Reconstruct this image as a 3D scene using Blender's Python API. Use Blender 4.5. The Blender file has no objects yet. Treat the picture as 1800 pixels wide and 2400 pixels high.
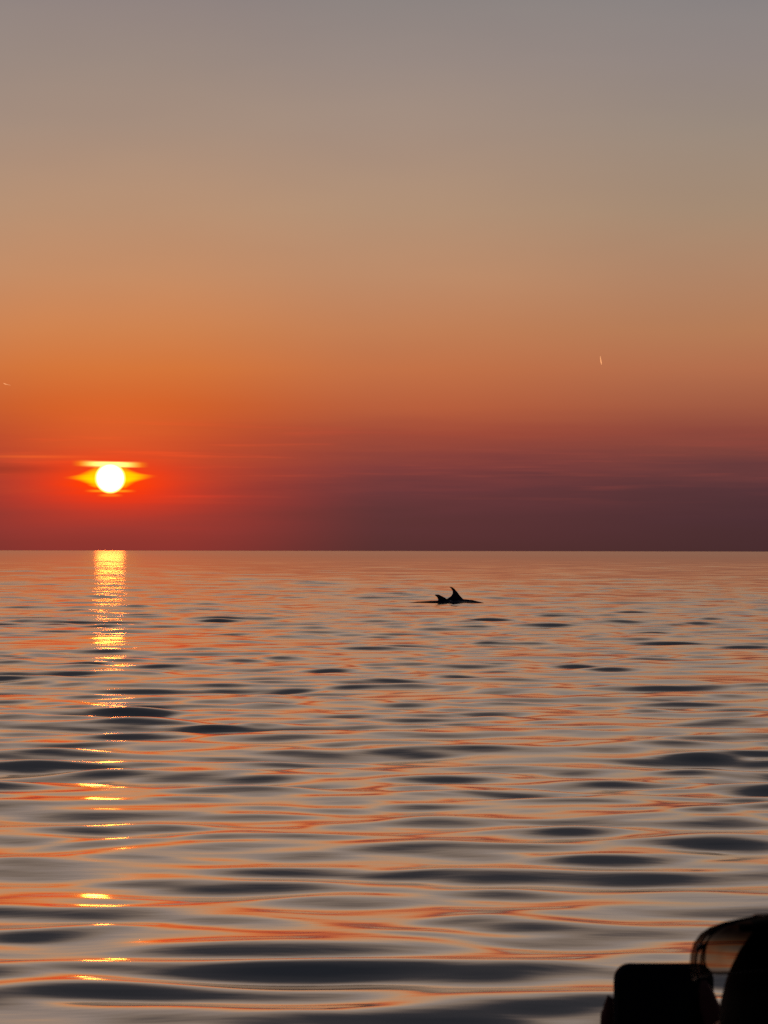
import bpy, bmesh, math, random
import numpy as np
from mathutils import Vector, Matrix

C = bpy.context.scene.collection
SC = bpy.context.scene
R = math.radians
PI = math.pi

# ------------------------------------------------------------------ camera
CAM_H = 1.25
FPX = 7400.0                      # focal length in photo pixels (1800 x 2400)
HORIZON = 1291.0
cd = bpy.data.cameras.new('camera')
cam = bpy.data.objects.new('camera', cd); C.objects.link(cam)
cd.sensor_fit = 'HORIZONTAL'; cd.sensor_width = 36.0
cd.lens = 36.0 * FPX / 1800.0
cd.clip_start = 0.05; cd.clip_end = 400000.0
cam.location = (0, 0, CAM_H)
PITCH = math.atan((HORIZON - 1200.0) / FPX)
cam.rotation_euler = (R(90) + PITCH, R(-0.09), 0)
SC.camera = cam
cd.dof.use_dof = True; cd.dof.focus_distance = 60.0; cd.dof.aperture_fstop = 56.0

def at(px, py, dist):
    """photo pixel + distance along +Y -> world point"""
    dx = (px - 900.0) / FPX; dz = (1200.0 - py) / FPX
    cp, sp = math.cos(PITCH), math.sin(PITCH)
    v = Vector((dx, cp - dz * sp, sp + dz * cp))
    return Vector((0, 0, CAM_H)) + v * (dist / v.y)

# ------------------------------------------------------------------ sky, sun, exposure
KS = FPX / 5680.0                 # the sky's bands are laid out in a wider scale of degrees
SUN_AZ, SUN_EL = -6.46 / KS, 1.70 / KS      # degrees, azimuth from +Y towards +X
def lin(c):
    return tuple(((v / 255.0) / 12.92 if v / 255.0 <= .04045 else ((v / 255.0 + .055) / 1.055) ** 2.4) for v in c)

W = bpy.data.worlds.new('World'); SC.world = W; W.use_nodes = True
nt = W.node_tree; nt.nodes.clear(); L = nt.links
def N(t, **k):
    n = nt.nodes.new(t)
    for a, b in k.items(): setattr(n, a, b)
    return n
def S(n, i, v):
    if hasattr(v, 'is_linked') or isinstance(v, bpy.types.NodeSocket): L.new(v, n.inputs[i])
    else: n.inputs[i].default_value = v
def M(op, a, b=None, c=None, clamp=False):
    n = N('ShaderNodeMath', operation=op); n.use_clamp = clamp
    S(n, 0, a)
    if b is not None: S(n, 1, b)
    if c is not None: S(n, 2, c)
    return n.outputs[0]
def MR(v, a, b, c=0.0, d=1.0, smooth=False):
    n = N('ShaderNodeMapRange'); n.interpolation_type = 'SMOOTHSTEP' if smooth else 'LINEAR'
    S(n, 0, v); n.inputs[1].default_value = a; n.inputs[2].default_value = b
    n.inputs[3].default_value = c; n.inputs[4].default_value = d
    return n.outputs[0]
def MIX(f, a, b, mode='MIX'):
    n = N('ShaderNodeMix', data_type='RGBA', blend_type=mode); n.clamp_factor = True
    S(n, 0, f)
    for i, v in ((6, a), (7, b)):
        if isinstance(v, tuple): n.inputs[i].default_value = v if len(v) == 4 else v + (1,)
        else: L.new(v, n.inputs[i])
    return n.outputs[2]
tc = N('ShaderNodeTexCoord')
sep = N('ShaderNodeSeparateXYZ'); L.new(tc.outputs['Generated'], sep.inputs[0])
el = M('MULTIPLY', M('ARCSINE', sep.outputs[2]), 180 / PI * KS)
az = M('MULTIPLY', M('ARCTAN2', sep.outputs[0], sep.outputs[1]), 180 / PI * KS)
dx = M('SUBTRACT', az, SUN_AZ * KS); dy = M('SUBTRACT', el, SUN_EL * KS)
adx = M('ABSOLUTE', dx); ady = M('ABSOLUTE', dy)
# horizontal cloud bands warp the elevation slightly low in the sky
cmb = N('ShaderNodeCombineXYZ'); S(cmb, 0, M('MULTIPLY', az, 0.22)); S(cmb, 1, M('MULTIPLY', el, 3.2)); S(cmb, 2, 4.7)
nz = N('ShaderNodeTexNoise'); nz.inputs['Scale'].default_value = 1.0; nz.inputs['Detail'].default_value = 4.0; nz.inputs['Roughness'].default_value = .55
L.new(cmb.outputs[0], nz.inputs['Vector'])
band = M('SUBTRACT', nz.outputs[0], 0.5)
low = MR(el, 1.0, 4.0, 1.0, 0.0, True)
low2 = M('MULTIPLY', low, MR(el, 0.0, 1.2, 0.25, 1.0, True))
elw = M('ADD', el, M('MULTIPLY', M('MULTIPLY', band, low2), 1.1))
EL0, EL1 = -2.0, 14.0
def ramp(stops):
    f = MR(elw, EL0, EL1)
    r = N('ShaderNodeValToRGB'); cr = r.color_ramp; cr.interpolation = 'B_SPLINE' if False else 'LINEAR'
    pts = [((e - EL0) / (EL1 - EL0), c) for e, c in stops]
    cr.elements[0].position = pts[0][0]; cr.elements[0].color = lin(pts[0][1]) + (1,)
    cr.elements[1].position = pts[-1][0]; cr.elements[1].color = lin(pts[-1][1]) + (1,)
    for p, c in pts[1:-1]:
        e = cr.elements.new(p); e.color = lin(c) + (1,)
    L.new(f, r.inputs[0]); return r.outputs[0]
sunside = ramp([(-2, (110, 36, 42)), (0, (124, 40, 46)), (.5, (138, 42, 48)), (1.2, (158, 42, 44)), (2.0, (176, 54, 42)), (2.6, (188, 68, 42)),
                (3.4, (200, 88, 42)), (4.3, (206, 112, 58)), (5.2, (202, 126, 78)), (6.5, (192, 137, 100)), (8.0, (180, 142, 114)),
                (10., (162, 140, 125)), (11.5, (150, 135, 127)), (13, (141, 130, 128)), (14, (136, 127, 128))])
mid = ramp([(-2, (72, 36, 46)), (0, (63, 37, 48)), (.8, (71, 39, 54)), (1.5, (87, 43, 58)), (2.0, (114, 50, 59)), (2.8, (152, 66, 56)),
            (3.4, (176, 88, 60)), (4.3, (188, 108, 70)), (5.2, (188, 122, 84)), (6.5, (184, 136, 104)), (8.0, (174, 142, 117)),
            (10., (160, 140, 127)), (11.5, (149, 136, 130)), (13, (138, 131, 129)), (14, (133, 127, 127))])
far = ramp([(-2, (58, 34, 46)), (0, (54, 37, 46)), (.8, (58, 39, 52)), (1.5, (70, 43, 56)), (2.0, (94, 51, 59)), (2.8, (134, 66, 60)),
            (3.4, (156, 86, 66)), (4.3, (174, 106, 76)), (5.2, (176, 120, 86)), (6.5, (172, 130, 102)), (8.0, (162, 137, 115)),
            (10., (150, 136, 125)), (11.5, (142, 132, 129)), (13, (133, 128, 129)), (14, (128, 124, 127))])
c1 = MIX(MR(adx, 1.0, 6.8, 0, 1, True), sunside, mid)
c1 = MIX(MR(adx, 6.5, 15.0, 0, 1, True), c1, far)
# above the frame the dusk sky goes on to a dim slate blue zenith; away from the sun it dims
hi = N('ShaderNodeValToRGB'); cr = hi.color_ramp
cr.elements[0].position = 0.0; cr.elements[0].color = lin((130, 123, 124)) + (1,)
cr.elements[1].position = 1.0; cr.elements[1].color = lin((28, 33, 45)) + (1,)
for p, c in ((.05, (118, 108, 103)), (.10, (80, 75, 77)), (.16, (44, 46, 54)), (.34, (28, 32, 41))):
    e = cr.elements.new(p); e.color = lin(c) + (1,)
L.new(MR(el, 14.0, 90.0), hi.inputs[0])
c2 = MIX(MR(el, 12.5, 15.0, 0, 1, True), c1, hi.outputs[0])
c2 = MIX(MR(adx, 30.0, 120.0, 0, 1, True), c2, MIX(MR(el, 0, 40), lin((38, 34, 42)), lin((24, 28, 40))))
# pale thin streaks of cloud low in the sky
cmb2 = N('ShaderNodeCombineXYZ'); S(cmb2, 0, M('MULTIPLY', az, 0.30)); S(cmb2, 1, M('MULTIPLY', el, 7.0)); S(cmb2, 2, 1.3)
nz2 = N('ShaderNodeTexNoise'); nz2.inputs['Detail'].default_value = 5.0; nz2.inputs['Scale'].default_value = 1.0
L.new(cmb2.outputs[0], nz2.inputs['Vector'])
stk = MR(nz2.outputs[0], .52, .74, 0, 1, True)
stk = M('MULTIPLY', stk, M('MULTIPLY', MR(el, .9, 1.8, 0, 1, True), MR(el, 2.4, 3.4, 1, 0, True)))
c2 = MIX(M('MULTIPLY', stk, .26), c2, MIX(MR(adx, 1, 8), lin((255, 80, 40)), lin((150, 66, 62))))
nz3 = N('ShaderNodeTexNoise'); nz3.inputs['Detail'].default_value = 3.0; nz3.inputs['Scale'].default_value = 1.0
cmb3 = N('ShaderNodeCombineXYZ'); S(cmb3, 0, M('MULTIPLY', az, 0.12)); S(cmb3, 1, M('MULTIPLY', el, .45)); L.new(cmb3.outputs[0], nz3.inputs['Vector'])
hz_ = MR(nz3.outputs[0], .3, .7, .975, 1.025)
hc_ = N('ShaderNodeCombineColor'); S(hc_, 0, hz_); S(hc_, 1, hz_); S(hc_, 2, M('POWER', hz_, .5))
c2 = MIX(1.0, c2, hc_.outputs[0], 'MULTIPLY')
# aureole round the sun
def gauss(a, b, oy=0.0, ox=0.0):
    u = M('DIVIDE', M('SUBTRACT', dx, ox), a); v = M('DIVIDE', M('SUBTRACT', dy, oy), b)
    q = M('ADD', M('MULTIPLY', u, u), M('MULTIPLY', v, v))
    return M('EXPONENT', M('MULTIPLY', q, -1.0))
def addc(base, fac, col):
    return MIX(1.0, base, MIX(fac, (0, 0, 0), col), 'ADD')
wisp = MR(nz2.outputs[0], .3, .7, .84, 1.1)
c3 = addc(c2, gauss(1.9, 1.1, .75), (.14, .022, .0))
c3 = MIX(M('MULTIPLY', gauss(1.7, .12, .20, -2.5), .75), c3, lin((136, 42, 40)))
c3 = MIX(M('MULTIPLY', gauss(1.3, .035, .50, -1.7), .6), c3, lin((240, 96, 44)))
c3 = MIX(M('MULTIPLY', gauss(1.1, .03, -.42, 1.9), .3), c3, lin((226, 56, 44)))
c3 = MIX(M('MULTIPLY', M('MULTIPLY', gauss(1.7, .58, -.12), .95), wisp), c3, (.98, .014, .0))
c3 = MIX(M('MULTIPLY', gauss(.95, .30, -.02), .8), c3, (1.0, .045, .0))
# yellow wings at the disc's height, wispy
hw = M('MULTIPLY', M('MINIMUM', M('MULTIPLY', M('EXPONENT', M('MULTIPLY', adx, -2.6)), .60), .24), M('ADD', .95, M('MULTIPLY', band, 1.2)))
wy_ = M('DIVIDE', M('ABSOLUTE', M('SUBTRACT', dy, M('ADD', .03, M('MULTIPLY', dx, .02)))), hw)
wf = M('MULTIPLY', MR(wy_, .25, 1.25, 1, 0, True), MR(adx, .55, 1.15, 1, 0, True))
wf = M('MULTIPLY', wf, MR(nz2.outputs[0], .25, .55, .6, 1.0))
c3 = MIX(wf, c3, MIX(MR(adx, .45, 1.0, 0, 1), (1.3, .78, .0), (1.05, .26, .0)))
bth = M('MULTIPLY', .085, M('ADD', .55, M('MULTIPLY', band, 1.3)))
bar = M('MULTIPLY', MR(M('DIVIDE', M('ABSOLUTE', M('SUBTRACT', dy, M('ADD', .325, M('MULTIPLY', dx, -.02)))), bth), .6, 1.8, 1, 0, True), MR(adx, .30, .95, 1, 0, True))
c3 = MIX(bar, c3, MIX(MR(adx, .2, .75, 0, 1), (2.2, 1.4, .35), (1.15, .5, .0)))
bar2 = M('MULTIPLY', MR(M('ABSOLUTE', M('SUBTRACT', dy, -.30)), .0, .05, 1, 0, True), MR(adx, .25, .65, 1, 0, True))
c3 = MIX(M('MULTIPLY', bar2, .8), c3, (1.1, .35, .01))
bar3 = M('MULTIPLY', MR(M('ABSOLUTE', M('SUBTRACT', dy, -.40)), .0, .06, 1, 0, True), MR(adx, .05, .35, 1, 0, True))
c3 = MIX(M('MULTIPLY', bar3, .6), c3, (1.1, .28, .01))
rr = M('SQRT', M('ADD', M('MULTIPLY', dx, dx), M('MULTIPLY', dy, dy)))
c3 = MIX(MR(rr, .318, .378, 1, 0, True), c3, (2.5, 1.6, .3))
SUN_RAD = 4.0
c3 = MIX(MR(rr, .300, .342, 1, 0, True), c3, (SUN_RAD, SUN_RAD * .55, SUN_RAD * .31))
nodebg = N('ShaderNodeBackground'); L.new(c3, nodebg.inputs[0]); nodebg.inputs[1].default_value = 1.0
# a physical dusk sky adds its faint blue
sk = N('ShaderNodeTexSky'); sk.sky_type = 'NISHITA'; sk.sun_disc = False
sk.sun_elevation = R(SUN_EL); sk.sun_rotation = R(SUN_AZ); sk.altitude = 0
bg2 = N('ShaderNodeBackground'); L.new(sk.outputs[0], bg2.inputs[0]); bg2.inputs[1].default_value = 0.002
ads = N('ShaderNodeAddShader'); L.new(nodebg.outputs[0], ads.inputs[0]); L.new(bg2.outputs[0], ads.inputs[1])
wo = N('ShaderNodeOutputWorld'); L.new(ads.outputs[0], wo.inputs[0])
W.cycles.sampling_method = 'MANUAL'; W.cycles.sample_map_resolution = 2048

sl = bpy.data.lights.new('sun_light', 'SUN'); sl.energy = 0.0045; sl.angle = R(0.53); sl.color = (1, .18, .016)
so = bpy.data.objects.new('sun_light', sl); C.objects.link(so)
sd = Vector((math.sin(R(SUN_AZ)) * math.cos(R(SUN_EL)), math.cos(R(SUN_AZ)) * math.cos(R(SUN_EL)), math.sin(R(SUN_EL))))
so.rotation_euler = sd.to_track_quat('Z', 'Y').to_euler(); so.location = (0, 0, 30)

SC.view_settings.view_transform = 'Standard'; SC.view_settings.look = 'None'
SC.view_settings.exposure = 0.0; SC.view_settings.gamma = 1.0; SC.view_settings.use_curve_mapping = False
SC.cycles.max_bounces = 8; SC.cycles.glossy_bounces = 3; SC.cycles.transparent_max_bounces = 12
SC.cycles.use_denoising = False
SC.cycles.caustics_reflective = False; SC.cycles.caustics_refractive = False
SC.cycles.sample_clamp_indirect = 0; SC.cycles.sample_clamp_direct = 0

# ------------------------------------------------------------------ helpers
def tag(o, label=None, cat=None, group=None, kind=None):
    if label: o['label'] = label
    if cat: o['category'] = cat
    if group: o['group'] = group
    if kind: o['kind'] = kind
    return o
def mk(name, verts, faces, mat=None, parent=None, smooth=True):
    me = bpy.data.meshes.new(name); me.from_pydata([tuple(v) for v in verts], [], faces); me.update()
    if smooth: me.polygons.foreach_set('use_smooth', [True] * len(me.polygons))
    if mat: me.materials.append(mat)
    o = bpy.data.objects.new(name, me); C.objects.link(o)
    if parent: o.parent = parent
    return o
def empty(name, loc=(0, 0, 0)):
    o = bpy.data.objects.new(name, None); o.location = loc; C.objects.link(o); return o
def mat(name, col, rough=.6, spec=.5, **k):
    m = bpy.data.materials.new(name); m.use_nodes = True
    b = m.node_tree.nodes['Principled BSDF']
    b.inputs['Roughness'].default_value = rough; b.inputs['Specular IOR Level'].default_value = spec
    b.inputs['Base Color'].default_value = tuple(col) + (1,)
    n = m.node_tree.nodes.new('ShaderNodeTexNoise'); n.inputs['Scale'].default_value = k.get('scale', 40); n.inputs['Detail'].default_value = 5
    t = m.node_tree.nodes.new('ShaderNodeTexCoord'); m.node_tree.links.new(t.outputs['Object'], n.inputs['Vector'])
    mx = m.node_tree.nodes.new('ShaderNodeMix'); mx.data_type = 'RGBA'
    mx.inputs[6].default_value = tuple(c * .75 for c in col) + (1,); mx.inputs[7].default_value = tuple(min(1, c * 1.25) for c in col) + (1,)
    m.node_tree.links.new(n.outputs[0], mx.inputs[0]); m.node_tree.links.new(mx.outputs[2], b.inputs['Base Color'])
    bp = m.node_tree.nodes.new('ShaderNodeBump'); bp.inputs['Strength'].default_value = k.get('bump', .15); bp.inputs['Distance'].default_value = .002
    m.node_tree.links.new(n.outputs[0], bp.inputs['Height']); m.node_tree.links.new(bp.outputs[0], b.inputs['Normal'])
    return m

# ------------------------------------------------------------------ the sea
rng = np.random.default_rng(11)
def cluster_angles():
    a = list(np.linspace(-10.6, 10.6, 420))
    st = a[1] - a[0]; x = 10.6
    side = []
    while x < 180 - 3:
        st = min(st * 1.075, 4.0); x += st; side.append(min(x, 178.0))
        if x > 178: break
    return np.radians(np.array(sorted([-s for s in side] + a + side)))
ANG = cluster_angles()
rad = [0.6]
while rad[-1] < 30000:
    r = rad[-1]
    if r < 5.5: d = .12
    elif r < 220: d = .018 + .0022 * r
    else: d = .50 * (r / 220) ** 1.7
    rad.append(r + d)
RAD = np.array(rad)
DR = np.gradient(RAD)
A, RR = np.meshgrid(ANG, RAD)
DA = np.gradient(ANG)
X = RR * np.sin(A); Y = RR * np.cos(A)
SPC = np.maximum(DR[:, None] * np.ones_like(A), RR * DA[None, :])
Z = np.zeros_like(X); HX = np.zeros_like(X); HY = np.zeros_like(X)
waves = []
NW = 110
for i in range(NW):
    lam = 0.16 * (60.0 ** ((i + rng.random()) / NW))          # 0.16 .. 9.6 m
    # slope spectrum: broad peak near 1.1 m, falling to ripples and to long low swell
    s = math.exp(-(math.log(lam / .74) / .8) ** 2) + .13 + (.10 if lam > 2.4 else 0)
    th = rng.normal(0.0, R(26)) + R(4)
    waves.append((lam, s, th, rng.random() * 2 * PI))
WAVES = [(190, 1978, 340, 17, .18), (540, 2050, 480, 18, .20), (720, 2094, 430, 22, .22), (330, 2142, 380, 17, .20),
         (220, 1874, 130, 9, -.035), (268, 1706, 60, 6, -.030), (255, 1996, 60, 6, -.032), (1300, 1862, 190, 20, .14), (700, 1885, 230, 14, .12),
         (1130, 1922, 130, 16, .13), (1100, 1655, 190, 13, .13), (680, 1658, 220, 9, .10), (900, 1745, 140, 11, .12), (1540, 1835, 150, 30, .09),
         (1250, 1995, 300, 24, .10), (130, 1655, 140, 13, .11), (450, 1720, 210, 10, .10), (200, 1945, 260, 18, .10), (90, 2022, 160, 17, .12),
         (350, 1443, 190, 6, .12), (40, 1437, 65, 6, .12), (460, 1340, 70, 4, .11), (640, 1377, 90, 4, .10), (980, 1485, 85, 6, .12),
         (1480, 1475, 140, 6, .10), (700, 1487, 110, 5, .10), (1340, 1347, 60, 3, .10), (850, 1622, 90, 7, .10), (1620, 1620, 80, 8, .10),
         (80, 1555, 110, 8, .12), (560, 1505, 130, 6, .09), (1190, 1498, 70, 6, .10), (1180, 1423, 70, 5, .10), (960, 1387, 60, 4, .10),
         (1500, 1550, 110, 6, .09), (1590, 1735, 90, 10, .10), (600, 1815, 200, 10, .10), (1180, 2060, 180, 12, .07), (60, 1820, 120, 16, .10),
         (1560, 1760, 100, 9, .09), (480, 1605, 120, 8, .08),
         (962, 1311, 22, 2.2, .10), (1010, 1309, 16, 2, .08), (905, 1308, 26, 2, .08)]
tot = math.sqrt(sum(w[1] ** 2 for w in waves) / 2)
SLOPE = 0.071
for lam, s, th, ph in waves:
    k = 2 * PI / lam; amp = SLOPE * s / tot / k
    kx, ky = k * math.sin(th), k * math.cos(th)
    wgt = np.clip((lam / SPC - 2.2) / 2.5, 0, 1)
    m = wgt > 0
    p = kx * X[m] + ky * Y[m] + ph
    Z[m] += amp * wgt[m] * np.cos(p)
    sn = -amp * wgt[m] * np.sin(p) * .7
    HX[m] += sn * math.sin(th); HY[m] += sn * math.cos(th)
# gusty patches: groups of calmer and livelier water
def patch(x, y, s, seed):
    r2 = np.random.default_rng(seed); o = np.zeros_like(x)
    for _ in range(7):
        t = r2.random() * 2 * PI; kk = 2 * PI / (s * (0.6 + r2.random())); o += np.cos(kk * (math.sin(t) * x + math.cos(t) * y) + r2.random() * 6.28)
    return o / 2.6
G = np.clip(1.0 + .22 * patch(X, Y * .7, 3.4, 5) + .16 * patch(X, Y, 16, 6), .35, 2.2)
Z *= G
# single waves one can tell apart: a face turned towards the shore of the boat, with its crest behind
def wave_at(px, py, hw, hh, slope):
    global Z
    px, py, hw, hh = [v * 1800.0 / 1659.0 for v in (px, py, hw, hh)]
    dd = FPX * CAM_H / (py - HORIZON); x0 = (px - 900.0) / FPX * dd
    wx = hw / FPX * dd * .95; wy = min(max(hh, 5) * dd * dd / (FPX * CAM_H) * 1.05, 1.3)
    bend = ((X - x0) / wx); u = (Y - dd) / wy + .12 * np.sin(bend * 2.1 + px) + .10 * bend * math.sin(py)
    m = (np.abs(bend) < 3.5) & (np.abs(u) < 3.5)
    Z[m] += slope * wy * u[m] * np.exp(-u[m] ** 2 * .8 - bend[m] ** 2)
# the long dark swell near the boat smooths the chop that rides on it
dd0 = FPX * CAM_H / (2075 * 1.085 - HORIZON); x00 = (600 * 1.085 - 900) / FPX * dd0
Z *= 1 - .55 * np.exp(-((X - x00) / .62) ** 4 - ((Y - dd0) / .75) ** 4)
for w in WAVES: wave_at(w[0], w[1], w[2], w[3] * (.62 if w[1] < 1960 else .95), w[4] * (.6 if w[1] < 1700 else 1.0))
V = np.stack([X + HX, Y + HY, Z], -1).reshape(-1, 3)
nr, nc = X.shape
idx = np.arange(nr * nc).reshape(nr, nc)
a = idx[:-1, :-1]; b = idx[:-1, 1:]; c = idx[1:, 1:]; d = idx[1:, :-1]
F = np.stack([a, d, c, b], -1).reshape(-1, 4)
# close the ring behind the camera
a = idx[:-1, -1]; b = idx[:-1, 0]; c = idx[1:, 0]; d = idx[1:, -1]
F = np.concatenate([F, np.stack([a, d, c, b], -1)])
me = bpy.data.meshes.new('water')
me.vertices.add(len(V)); me.vertices.foreach_set('co', V.astype(np.float32).ravel())
me.loops.add(F.size); me.loops.foreach_set('vertex_index', F.astype(np.int32).ravel())
me.polygons.add(len(F)); me.polygons.foreach_set('loop_start', (np.arange(len(F)) * 4).astype(np.int32))
me.polygons.foreach_set('loop_total', np.full(len(F), 4, np.int32))
me.update(calc_edges=True); me.polygons.foreach_set('use_smooth', np.ones(len(F), bool))
water = bpy.data.objects.new('water', me); C.objects.link(water); tag(water, 'rippled evening sea reaching to the horizon', kind='structure')

wm = bpy.data.materials.new('sea_water'); wm.use_nodes = True
nt = wm.node_tree; nt.nodes.clear(); L = nt.links
geo = N('ShaderNodeNewGeometry')
ln = N('ShaderNodeVectorMath', operation='LENGTH'); L.new(geo.outputs['Position'], ln.inputs[0])
dist = ln.outputs['Value']
ldist = M('LOGARITHM', dist, 10.0)
rough = MR(ldist, 1.3, 3.3, .082, .17)
gl = N('ShaderNodeBsdfGlossy', distribution='MULTI_GGX'); gl.inputs['Color'].default_value = (1, .90, .78, 1); L.new(rough, gl.inputs['Roughness'])
fr = N('ShaderNodeFresnel'); fr.inputs['IOR'].default_value = 1.34
body = N('ShaderNodeBsdfDiffuse'); body.inputs[0].default_value = (.010, .014, .020, 1)
# fine capillary ripples
mp = N('ShaderNodeMapping'); L.new(geo.outputs['Position'], mp.inputs[0]); mp.inputs['Scale'].default_value = (.45, 1.0, 1.0)
rn = N('ShaderNodeTexNoise'); rn.inputs['Scale'].default_value = 7.0; rn.inputs['Detail'].default_value = 2.0; L.new(mp.outputs[0], rn.inputs['Vector'])
bp = N('ShaderNodeBump'); bp.inputs['Strength'].default_value = 1.0; bp.inputs['Distance'].default_value = .0016
bp.inputs['Filter Width'].default_value = .05
L.new(rn.outputs[0], bp.inputs['Height'])
for n in (gl, fr): L.new(bp.outputs[0], n.inputs['Normal'])
f2 = M('MULTIPLY', M('POWER', fr.outputs[0], 1.0), 1.06, clamp=True)
mx = N('ShaderNodeMixShader'); L.new(f2, mx.inputs[0]); L.new(body.outputs[0], mx.inputs[1]); L.new(gl.outputs[0], mx.inputs[2])
out = N('ShaderNodeOutputMaterial'); L.new(mx.outputs[0], out.inputs[0])
me.materials.append(wm)

# ------------------------------------------------------------------ solid-body tools
def bm_ball(bm, c, r, rot=None, seg=20):
    res = bmesh.ops.create_uvsphere(bm, u_segments=seg, v_segments=seg // 2 + 2, radius=1.0)
    m = Matrix.Translation(Vector(c)) @ (rot if rot else Matrix.Identity(4)) @ Matrix.Diagonal((r[0], r[1], r[2], 1))
    bmesh.ops.transform(bm, matrix=m, verts=res['verts'])
def bm_limb(bm, pts, seg=14):
    """tapered limb through (point, radius) joints with rounded ends"""
    for p, r in pts: bm_ball(bm, p, (r, r, r), seg=seg)
    for (p, r), (q, t) in zip(pts[:-1], pts[1:]):
        p, q = Vector(p), Vector(q); d = q - p
        if d.length < 1e-5: continue
        res = bmesh.ops.create_cone(bm, cap_ends=True, segments=seg, radius1=r, radius2=t, depth=d.length)
        m = Matrix.Translation((p + q) / 2) @ d.to_track_quat('Z', 'Y').to_matrix().to_4x4()
        bmesh.ops.transform(bm, matrix=m, verts=res['verts'])
def obj_bm(name, bm, m, parent=None, smooth=True):
    me = bpy.data.meshes.new(name); bm.to_mesh(me); bm.free()
    if smooth: me.polygons.foreach_set('use_smooth', [True] * len(me.polygons))
    me.materials.append(m)
    o = bpy.data.objects.new(name, me); C.objects.link(o)
    if parent: o.parent = parent
    return o
def fuse(o, voxel, it=6, fac=.5):
    """melt overlapping solids into one continuous skin"""
    r = o.modifiers.new('r', 'REMESH'); r.mode = 'VOXEL'; r.voxel_size = voxel; r.use_smooth_shade = True
    sm = o.modifiers.new('s', 'SMOOTH'); sm.iterations = it; sm.factor = fac
    dg = bpy.context.evaluated_depsgraph_get(); dg.update()
    me = bpy.data.meshes.new_from_object(o.evaluated_get(dg))
    me.name = o.name; mt = o.data.materials[0]; o.modifiers.clear(); old = o.data; o.data = me
    if not me.materials: me.materials.append(mt)
    me.polygons.foreach_set('use_smooth', [True] * len(me.polygons))
    bpy.data.meshes.remove(old)
    return o

# ------------------------------------------------------------------ two dolphins
M_dol = mat('dolphin_skin', (.035, .038, .045), .25, .4, scale=8, bump=.05)
M_eye = mat('dark_eye', (.01, .01, .01), .1)
def make_dolphin(label, pos, top0, curv, fin, rz):
    root = empty('dolphin', pos); tag(root, label, 'dolphin', 'dolphins surfacing together'); root.rotation_euler = (0, 0, rz)
    prof = [(-1.35, .028), (-1.15, .045), (-.9, .085), (-.6, .14), (-.3, .185), (0, .205), (.3, .20), (.55, .175), (.75, .14), (.86, .105), (.93, .06), (.99, .038), (1.06, .03), (1.12, .018)]
    top = lambda x: top0 - curv * x * x if abs(x) < .9 else top0 - curv * .81 - 1.8 * curv * (abs(x) - .9)
    bm = bmesh.new()
    bm_limb(bm, [((x, 0, top(x) - r), r) for x, r in prof], seg=20)
    # dorsal fin: a swept blade, thick at its root and thin at its tip
    n = len(fin)
    cx = sum(p[0] for p in fin) / n; zt = max(p[1] for p in fin)
    vs = []
    for sgn in (-1, 1):
        for x, z in fin:
            th = .020 * (1 - .62 * max(0, z) / zt)
            vs.append(bm.verts.new((x, sgn * th, z)))
    bm.faces.new(vs[:n]); bm.faces.new(list(reversed(vs[n:])))
    for i in range(n): bm.faces.new((vs[i], vs[n + i], vs[n + (i + 1) % n], vs[(i + 1) % n]))
    zz = top(-1.35) - .03
    for sgn in (-1, 1):                      # flukes and flippers
        bm_limb(bm, [((-1.30, 0, zz), .026), ((-1.42, sgn * .12, zz), .02), ((-1.55, sgn * .27, zz), .012)])
        bm_limb(bm, [((.42, sgn * .13, top(.4) - .28), .035), ((.30, sgn * .24, top(.4) - .36), .026), ((.18, sgn * .32, top(.4) - .42), .013)])
    bmesh.ops.recalc_face_normals(bm, faces=bm.faces)
    b = obj_bm('body', bm, M_dol, root); fuse(b, .011, 3)
    for sgn in (-1, 1):
        e = bmesh.new(); bm_ball(e, (.86, sgn * .098, top(.86) - .12), (.013, .008, .012), seg=10); obj_bm('eye', e, M_eye, root)
    return root
PXM = FPX * CAM_H / (1413.5 - HORIZON) / FPX          # metres per photo pixel at the dolphins
def fin_pts(px, x0, y0=1413.5): return [((x - x0) * PXM, (y0 - y) * PXM) for x, y in px]
D = FPX * CAM_H / (1413.5 - HORIZON)
f_right = fin_pts([(1038, 1418), (1046, 1404.5), (1052, 1401), (1057.5, 1397), (1061, 1391), (1060.5, 1385), (1057, 1379.5), (1051.5, 1375), (1058, 1375), (1064, 1378.5),
                   (1071, 1386), (1078, 1396), (1086, 1404.5), (1094, 1418)], 1074)
f_left = fin_pts([(1026, 1420), (1027, 1409), (1027, 1404), (1024.5, 1399), (1018.5, 1394.5), (1021, 1392.2), (1029, 1392.8), (1037, 1396.5), (1046, 1402), (1056, 1409), (1060, 1420)], 1040)
make_dolphin('dark dolphin on the right with the taller, more upright dorsal fin', ((1074 - 900) / FPX * (D + .3), D + .3, 0), .105, .285, f_right, 0)
make_dolphin('dark dolphin on the left with the lower fin and back trailing behind', ((1040 - 900) / FPX * (D - .25), D - .25, 0), .070, .072, f_left, 0)

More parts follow.
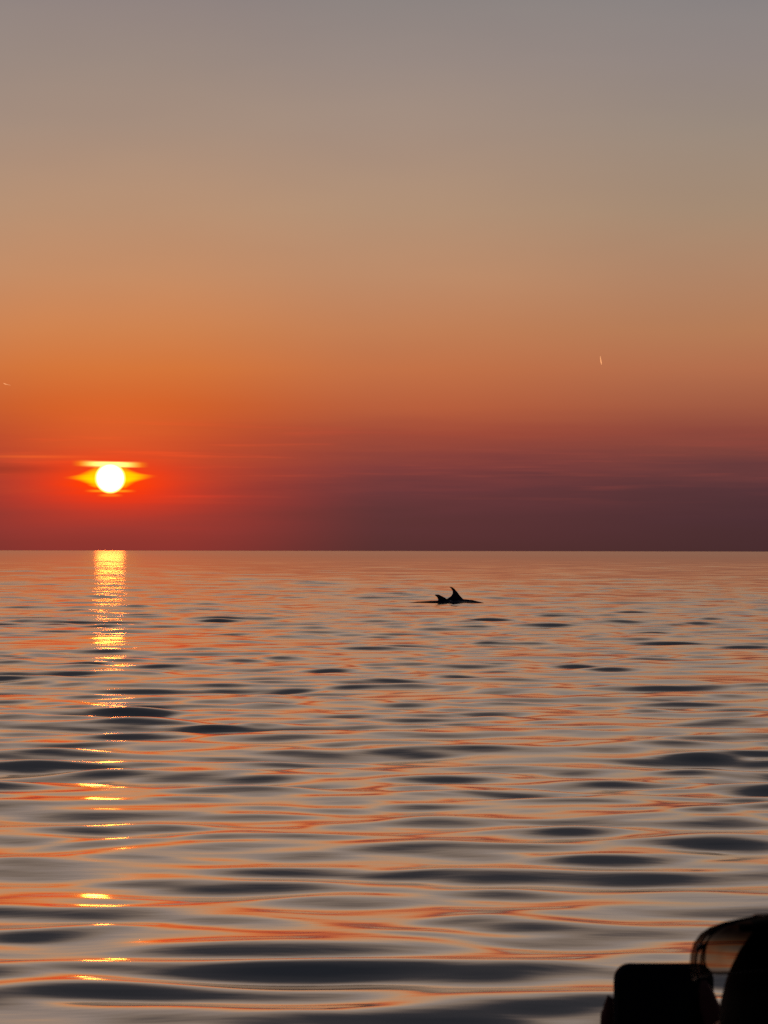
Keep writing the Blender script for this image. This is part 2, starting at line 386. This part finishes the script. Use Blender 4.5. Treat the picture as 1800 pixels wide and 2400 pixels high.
# ------------------------------------------------------------------ two short contrails, high and far off
mc = bpy.data.materials.new('contrail_sunlit_glow'); mc.use_nodes = True
nt = mc.node_tree; nt.nodes.clear(); L = nt.links
tr = N('ShaderNodeBsdfTranslucent'); tr.inputs[0].default_value = (.6, .5, .4, 1)
em = N('ShaderNodeEmission'); em.inputs[0].default_value = (.62, .31, .15, 1)  # added glow stands in for sunlight scattered through the ice; contrails emit no light
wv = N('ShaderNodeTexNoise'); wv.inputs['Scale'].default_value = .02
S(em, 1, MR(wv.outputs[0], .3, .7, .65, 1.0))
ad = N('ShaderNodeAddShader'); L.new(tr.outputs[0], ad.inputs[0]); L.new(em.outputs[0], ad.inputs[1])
ou = N('ShaderNodeOutputMaterial'); L.new(ad.outputs[0], ou.inputs[0])
def contrail(pts, label, dist=90000.0):
    base = at(pts[0][0], pts[0][1], dist)
    bm = bmesh.new()
    P = [(at(x, y, dist) - base, r * dist / FPX) for x, y, r in pts]
    Q = []
    for (a, ra), (b2, rb) in zip(P[:-1], P[1:]):
        for k in range(4):
            t = k / 4; Q.append((a.lerp(b2, t), (ra + (rb - ra) * t) * random.uniform(.88, 1.1)))
    Q.append(P[-1]); bm_limb(bm, Q, seg=8)
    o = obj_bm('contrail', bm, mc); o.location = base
    return tag(o, label, 'contrail', 'short contrails in the evening sky')
random.seed(4)
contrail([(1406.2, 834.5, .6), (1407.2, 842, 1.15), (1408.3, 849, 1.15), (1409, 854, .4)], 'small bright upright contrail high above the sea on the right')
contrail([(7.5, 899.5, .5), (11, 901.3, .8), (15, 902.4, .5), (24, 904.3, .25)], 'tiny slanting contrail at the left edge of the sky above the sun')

# ------------------------------------------------------------------ the boat that carries the watchers (below the frame)
M_hull = mat('painted_hull', (.55, .56, .55), .35, scale=3, bump=.1)
M_wood = mat('boat_wood', (.22, .13, .07), .55, scale=6)
boat = empty('rowing_boat', (.1, .9, 0)); tag(boat, 'low open boat with a wooden seat carrying the person with the phone', 'boat')
rows = []
NS = 26
for i in range(NS + 1):
    t = i / NS; y = -2.6 + 4.7 * t
    w = .80 * (1 - max(0, (t - .45) / .55) ** 2.4) + .015
    sh = .40 + .08 * t * t
    ring = []
    for j in range(13):
        a_ = -1 + 2 * j / 12
        ring.append((w * math.copysign(abs(a_) ** .6, a_) if a_ else 0, y + .18 * abs(a_) ** 3 * t, -.10 + (sh + .10) * abs(a_) ** 3))
    rows.append(ring)
vs = [p for r_ in rows for p in r_]; fs = [(i * 13 + j, i * 13 + j + 1, (i + 1) * 13 + j + 1, (i + 1) * 13 + j) for i in range(NS) for j in range(12)]
fs.append(tuple(range(12, -1, -1)))
h = mk('hull', vs, fs, M_hull, boat); so_ = h.modifiers.new('s', 'SOLIDIFY'); so_.thickness = .025
bm = bmesh.new()
for sgn in (-1, 1): bm_limb(bm, [((r_[12 if sgn > 0 else 0][0], r_[12][1], r_[12][2] + .012), .022) for r_ in rows], seg=8)
obj_bm('gunwale', bm, M_wood, boat)
def box(name, c, s, m, parent):
    bm = bmesh.new(); bmesh.ops.create_cube(bm, size=1.0); bmesh.ops.scale(bm, vec=s, verts=bm.verts); bmesh.ops.translate(bm, vec=c, verts=bm.verts)
    bmesh.ops.bevel(bm, geom=bm.edges, offset=min(s) * .2, segments=2, affect='EDGES'); return obj_bm(name, bm, m, parent, False)
for yy in (-1.2, 1.02): box('bench', (0, yy, .145), (1.36 if yy < 0 else 1.10, .26, .03), M_wood, boat)
box('floor_board', (0, -.6, .04), (1.0, 3.6, .02), M_wood, boat)

# ------------------------------------------------------------------ the person with the phone
M_skin = mat('skin', (.24, .07, .05), .6, .35, scale=60)
M_hair = mat('dark_hair', (.006, .004, .0035), .7, .08, scale=90)
M_shirt = mat('dark_shirt', (.03, .03, .035), .85, .2)
M_trou = mat('dark_trousers', (.02, .025, .04), .9, .2)
HD = 2.10
Hc = at(2010, 2420, HD)
person = empty('person', (Hc.x, HD - .05, .16))
tag(person, 'dark silhouette of a person at the right edge holding up a phone', 'person')
def W2P(v): return Vector(v) - person.location
hc = W2P(Hc)
bm = bmesh.new()
bm_ball(bm, hc + Vector((0, 0, .0)), (.090, .074, .092))
bm_ball(bm, hc + Vector((-.030, 0, -.055)), (.058, .052, .075))
bm_limb(bm, [(hc + Vector((-.055, 0, -.105)), .026), (hc + Vector((-.020, 0, -.100)), .040)])
bm_limb(bm, [(hc + Vector((-.086, 0, -.020)), .009), (hc + Vector((-.101, 0, -.052)), .012), (hc + Vector((-.092, 0, -.058)), .015)])
bm_limb(bm, [(hc + Vector((-.084, -.016, -.083)), .007), (hc + Vector((-.088, 0, -.081)), .009), (hc + Vector((-.084, .016, -.083)), .007)])
for sg in (-1, 1):
    bm_ball(bm, hc + Vector((.008, sg * .076, -.030)), (.018, .007, .028))
    bm_ball(bm, hc + Vector((-.082, sg * .030, -.003)), (.012, .022, .008))
bm_limb(bm, [(hc + Vector((.02, 0, -.08)), .052), (hc + Vector((.022, 0, -.15)), .053), (hc + Vector((.02, 0, -.20)), .062)])
sh = Vector((hc.x + .02, hc.y, hc.z - .22))
fwd = Vector((-.5, .86, 0)); lat = Vector((-.86, -.5, 0))        # torso turned towards the phone; lat = the person's left
pel = Vector((hc.x + .03, hc.y - .02, .10))
bm_limb(bm, [(pel, .13), (pel.lerp(sh, .5), .125), (pel.lerp(sh, .85), .13), (sh, .08)])
bm_limb(bm, [(sh + lat * .17 - Vector((0, 0, .03)), .055), (sh, .07), (sh - lat * .17 - Vector((0, 0, .03)), .055)])
# phone placement
PD = 2.45
pc_l = at(1440, 2400, PD); pc_r = at(1674, 2400, PD); ptop = at(1500, 2257, PD)
PWID = pc_r.x - pc_l.x; PH = .165; PX = (pc_l.x + pc_r.x) / 2; PZ = ptop.z - PH / 2
def ph(px, py, dy=0): return W2P(at(px, py, PD + dy))
# left arm and hand, fingers behind the phone's left edge
def arm(side, elbow, wrist):
    s0 = sh + lat * .17 * side - Vector((0, 0, .03))
    bm_limb(bm, [(s0, .052), (s0.lerp(elbow, .5), .045), (elbow, .038), (elbow.lerp(wrist, .35), .038), (wrist, .026)])
wl = ph(1462, 2905, .03); arm(1, W2P((Hc.x - .24, 2.30, Hc.z - .36)), wl)
pl = ph(1475, 2700, .032)
bm_limb(bm, [(wl, .026), (wl.lerp(pl, .5), .032), (pl, .030)])
bm_limb(bm, [(ph(1440, 2620, .035), .014), (ph(1560, 2640, .035), .013)])
knuck = [(1452, 2560), (1490, 2570), (1530, 2585), (1570, 2610)]
bm_limb(bm, [(ph(1452, 2560, .028), .011), (ph(1428, 2470, .026), .0092), (ph(1430, 2400, .018), .0084), (ph(1432, 2349, .012), .0070)], seg=16)
for i, (kx, ky) in enumerate(knuck[1:]):
    ln_ = [.9, .8, .62][i]
    bm_limb(bm, [(ph(kx, ky, .030), .011), (ph(kx - 6, ky - 120 * ln_, .030), .0092), (ph(kx - 2, ky - 190 * ln_, .022), .0085), (ph(kx + 2, ky - 240 * ln_, .016), .0072)])
bm_limb(bm, [(ph(1430, 2760, .02), .014), (ph(1420, 2680, -.004), .011), (ph(1446, 2600, -.014), .0095), (ph(1466, 2550, -.014), .008)])
# right arm and hand, thumb along the phone's right edge
wr = ph(1700, 2900, .02); arm(-1, W2P((Hc.x + .10, 2.36, Hc.z - .40)), wr)
pr = ph(1690, 2690, .028)
bm_limb(bm, [(wr, .026), (wr.lerp(pr, .5), .032), (pr, .028)])
bm_limb(bm, [(ph(1690, 2720, .01), .014), (ph(1712, 2560, -.006), .0120), (ph(1700, 2450, -.012), .0120), (ph(1670, 2372, -.014), .0092), (ph(1652, 2312, -.014), .0066)], seg=16)
for i in range(4):
    kx = 1700 - i * 34; ky = 2600 + i * 10; ln_ = [.9, 1, .9, .7][i]
    bm_limb(bm, [(ph(kx, ky + 20, .030), .011), (ph(kx - 10, ky - 90 * ln_, .032), .0092), (ph(kx - 26, ky - 150 * ln_, .024), .0085), (ph(kx - 40, ky - 190 * ln_, .017), .0072)])
# legs
for side in (1, -1):
    hp = pel + lat * .09 * side; kn = hp + fwd * .40 + lat * .08 * side + Vector((0, 0, .20)); ft = kn + fwd * .16 + Vector((0, 0, -.36))
    bm_limb(bm, [(hp, .085), (kn, .058), (kn.lerp(ft, .35), .052), (ft, .036)])
    bm_limb(bm, [(ft, .034), (ft + fwd * .12 - Vector((0, 0, .02)), .030), (ft + fwd * .19 - Vector((0, 0, .028)), .020)])
body_o = obj_bm('body', bm, M_skin, person); fuse(body_o, .0050, 4)
# clothes
bm = bmesh.new()
bm_limb(bm, [(pel + Vector((0, 0, .02)), .142), (pel.lerp(sh, .5), .137), (pel.lerp(sh, .85), .142), (sh + Vector((0, 0, .01)), .080)])
bm_limb(bm, [(sh + lat * .17 - Vector((0, 0, .03)), .066), (sh, .080), (sh - lat * .17 - Vector((0, 0, .03)), .066)])
for side, elb in ((1, W2P((Hc.x - .24, 2.30, Hc.z - .36))), (-1, W2P((Hc.x + .10, 2.36, Hc.z - .40)))):
    s0 = sh + lat * .17 * side - Vector((0, 0, .03)); bm_limb(bm, [(s0, .064), (s0.lerp(elb, .75), .056)])
fuse(obj_bm('shirt', bm, M_shirt, person), .008, 4)
bm = bmesh.new()
bm_limb(bm, [(pel - lat * .06, .138), (pel + lat * .06, .138)])
for side in (1, -1):
    hp = pel + lat * .09 * side; kn = hp + fwd * .40 + lat * .08 * side + Vector((0, 0, .20)); ft = kn + fwd * .16 + Vector((0, 0, -.36))
    bm_limb(bm, [(hp, .098), (kn, .068), (kn.lerp(ft, .8), .054)])
fuse(obj_bm('trousers', bm, M_trou, person), .009, 4)
# hair: a cap over the skull falling behind, with strands
bm = bmesh.new()
bm_ball(bm, hc + Vector((.004, 0, .004)), (.096, .086, .096), seg=32)
bm_ball(bm, hc + Vector((.030, 0, -.07)), (.068, .078, .11), seg=24)
bm_limb(bm, [(hc + Vector((.06, 0, -.05)), .055), (hc + Vector((.075, 0, -.16)), .045), (hc + Vector((.07, 0, -.26)), .026)])
hr = random.Random(5)
for k in range(46):
    t0 = hr.uniform(-2.4, 2.4); yy = math.sin(t0)
    a0 = Vector((-.030 + hr.uniform(-.01, .01), .03 * yy, .092)); pts = []
    for q in range(7):
        u = q / 6 * 2.3; rad_ = .0905
        pts.append((hc + Vector((.004 + (.02 - math.cos(t0 * .5) * .0) + rad_ * math.sin(u) * .96 - .02, math.sin(t0) * .089 * math.sin(u * .5 + .3), rad_ * math.cos(u) * 1.0 + .004)), .004 * (1 - q / 9)))
    bm_limb(bm, pts, seg=6)
# open the face
geom = [v for v in bm.verts if v.co.x < hc.x - .045 and v.co.z < hc.z - .012]
for v in geom: v.co.x = hc.x - .045
fuse(obj_bm('hair', bm, M_hair, person), .0045, 3)
for sg in (-1, 1):
    e = bmesh.new(); bm_ball(e, hc + Vector((-.076, sg * .031, -.020)), (.012, .012, .012), seg=12); obj_bm('eye', e, M_eye, person)

# ------------------------------------------------------------------ sunglasses pushed up on the hair
M_rim = mat('black_rim', (.008, .008, .008), .4, .25)
ml = bpy.data.materials.new('gradient_lens'); ml.use_nodes = True
nt = ml.node_tree; nt.nodes.clear(); L = nt.links
t_ = N('ShaderNodeTexCoord'); sp = N('ShaderNodeSeparateXYZ'); L.new(t_.outputs['Object'], sp.inputs[0])
g_ = MR(sp.outputs[2], .050, .074, 0, 1, True)
smu = N('ShaderNodeTexNoise'); smu.inputs['Scale'].default_value = 45; smu.inputs['Detail'].default_value = 3; L.new(t_.outputs['Object'], smu.inputs['Vector'])
tint = MIX(g_, (.38, .31, .27), (.006, .003, .003))
tint = MIX(MR(smu.outputs[0], .35, .7, 0, .25), tint, (.05, .035, .03))
tb = N('ShaderNodeBsdfTransparent'); L.new(tint, tb.inputs[0])
gb = N('ShaderNodeBsdfGlossy'); gb.inputs['Roughness'].default_value = .15
lw = N('ShaderNodeFresnel'); lw.inputs['IOR'].default_value = 1.25
ms = N('ShaderNodeMixShader'); L.new(M('MULTIPLY', lw.outputs[0], .03), ms.inputs[0]); L.new(tb.outputs[0], ms.inputs[1]); L.new(gb.outputs[0], ms.inputs[2])
ou = N('ShaderNodeOutputMaterial'); L.new(ms.outputs[0], ou.inputs[0])
gls = empty('sunglasses', Hc); tag(gls, 'large sunglasses with brown gradient lenses pushed up on the dark hair', 'sunglasses')
PRO = [(.0395, .1085), (.046, .1105), (.053, .1100), (.060, .1080), (.066, .1035), (.0705, .0970), (.0740, .0870), (.0768, .0740), (.0785, .0600)]
def gp(th, z, r, off=0.0):
    return Vector((-(r + off) * math.cos(R(th)), -(r + off) * math.sin(R(th)), z))
def lens(t0, t1):
    vs, fs = [], []; nt_ = 22; npr = len(PRO)
    for i in range(nt_ + 1):
        u = i / nt_; th = t0 + (t1 - t0) * u
        edge = (2 * u - 1) ** 4
        for j, (z, r) in enumerate(PRO):
            f_ = 1 - j / (npr - 1); zz = z + .006 * edge * f_ * (abs(th) > 20) + math.sin(R(th)) * (.008 + .015 * f_) - .0045 * f_ * (th > 0)
            vs.append(gp(th, zz, r))
    for i in range(nt_):
        for j in range(npr - 1): fs.append((i * npr + j, (i + 1) * npr + j, (i + 1) * npr + j + 1, i * npr + j + 1))
    o = mk('lens', vs, fs, ml, gls)
    bm = bmesh.new(); low = [vs[i * npr] for i in range(nt_ + 1)]
    bm_limb(bm, [(p, .0008) for p in low], seg=8)
    bm_limb(bm, [(vs[j], .0008) for j in range(npr)], seg=8); bm_limb(bm, [(vs[nt_ * npr + j], .0008) for j in range(npr)], seg=8)
    obj_bm('rim', bm, M_rim, gls)
    return vs
lens(15, 66); lens(-30, 10)
bm = bmesh.new(); bm_limb(bm, [(gp(10, .058, .109), .0018), (gp(12.5, .060, .1095), .0022), (gp(15, .061, .1085), .0018)]); obj_bm('bridge', bm, M_rim, gls)
bm = bmesh.new()
bm_limb(bm, [(gp(t, .0755 + .008 * math.sin(R(t)), .066), .0038) for t in range(-30, 67, 6)]); obj_bm('brow_bar', bm, M_rim, gls)
for t0, sg in ((66, -1), (-30, 1)):
    hz = math.sin(R(t0)) * .02
    bm = bmesh.new(); p0 = gp(t0, .066 + hz, .102) if sg < 0 else gp(t0, .070 + hz * .5, .082)
    bm_limb(bm, [(p0, .0028), (Vector((-.02 if sg > 0 else 0, sg * .070, .060) if sg > 0 else (0, sg * .1, .052 + hz)), .0026), (Vector((.05, sg * .088, .005)), .0026), (Vector((.075, sg * .078, -.03)), .0028)]); obj_bm('temple_arm', bm, M_rim, gls)

# ------------------------------------------------------------------ the phone
M_case = mat('black_phone_case', (.012, .012, .014), .42, .4, scale=200, bump=.05)
M_glass = mat('dark_glass', (.004, .004, .005), .35, .15, scale=3, bump=0)
M_met = mat('phone_edge', (.25, .25, .27), .25, .5, scale=50, bump=0); M_met.node_tree.nodes['Principled BSDF'].inputs['Metallic'].default_value = .9
phone = empty('smartphone', (PX, PD, PZ)); tag(phone, 'black smartphone with rounded corners held upright at the bottom right', 'smartphone')
def slab(name, w, hh, dpt, rad_, y0, m, bev=.0015):
    pts = []
    for cx_, cz_, a0 in ((w / 2 - rad_, hh / 2 - rad_, 0), (-w / 2 + rad_, hh / 2 - rad_, 90), (-w / 2 + rad_, -hh / 2 + rad_, 180), (w / 2 - rad_, -hh / 2 + rad_, 270)):
        for k in range(9): an = R(a0 + k * 90 / 8); pts.append((cx_ + rad_ * math.cos(an), y0, cz_ + rad_ * math.sin(an)))
    bm = bmesh.new(); f = bm.faces.new([bm.verts.new(p) for p in pts]); ex = bmesh.ops.extrude_face_region(bm, geom=[f])
    bmesh.ops.translate(bm, vec=(0, dpt, 0), verts=[v for v in ex['geom'] if isinstance(v, bmesh.types.BMVert)])
    bmesh.ops.recalc_face_normals(bm, faces=bm.faces)
    if bev: bmesh.ops.bevel(bm, geom=[e for e in bm.edges if abs(e.verts[0].co.y - e.verts[1].co.y) < 1e-6], offset=bev, segments=3, affect='EDGES')
    return obj_bm(name, bm, m, phone, True)
slab('case', PWID, PH, .010, .0125, -.005, M_case, .0025)
slab('screen', PWID - .006, PH - .006, .0012, .0100, -.0058, M_glass, .0004)
slab('back_plate', PWID - .008, PH - .008, .001, .0095, .0048, M_met, .0003)
bm = bmesh.new(); bm_limb(bm, [((PWID / 2 + .0004, 0, .02), .0014), ((PWID / 2 + .0004, 0, .045), .0014)], seg=8); obj_bm('side_button', bm, M_case, phone)
bm = bmesh.new(); bm_limb(bm, [((PWID / 2 - .018, .0055, PH / 2 - .02), .007), ((PWID / 2 - .018, .0055, PH / 2 - .045), .007)], seg=14)
bmesh.ops.scale(bm, vec=(1, .25, 1), verts=bm.verts, space=Matrix.Translation((0, -.0055, 0))); obj_bm('camera_lens', bm, M_glass, phone)
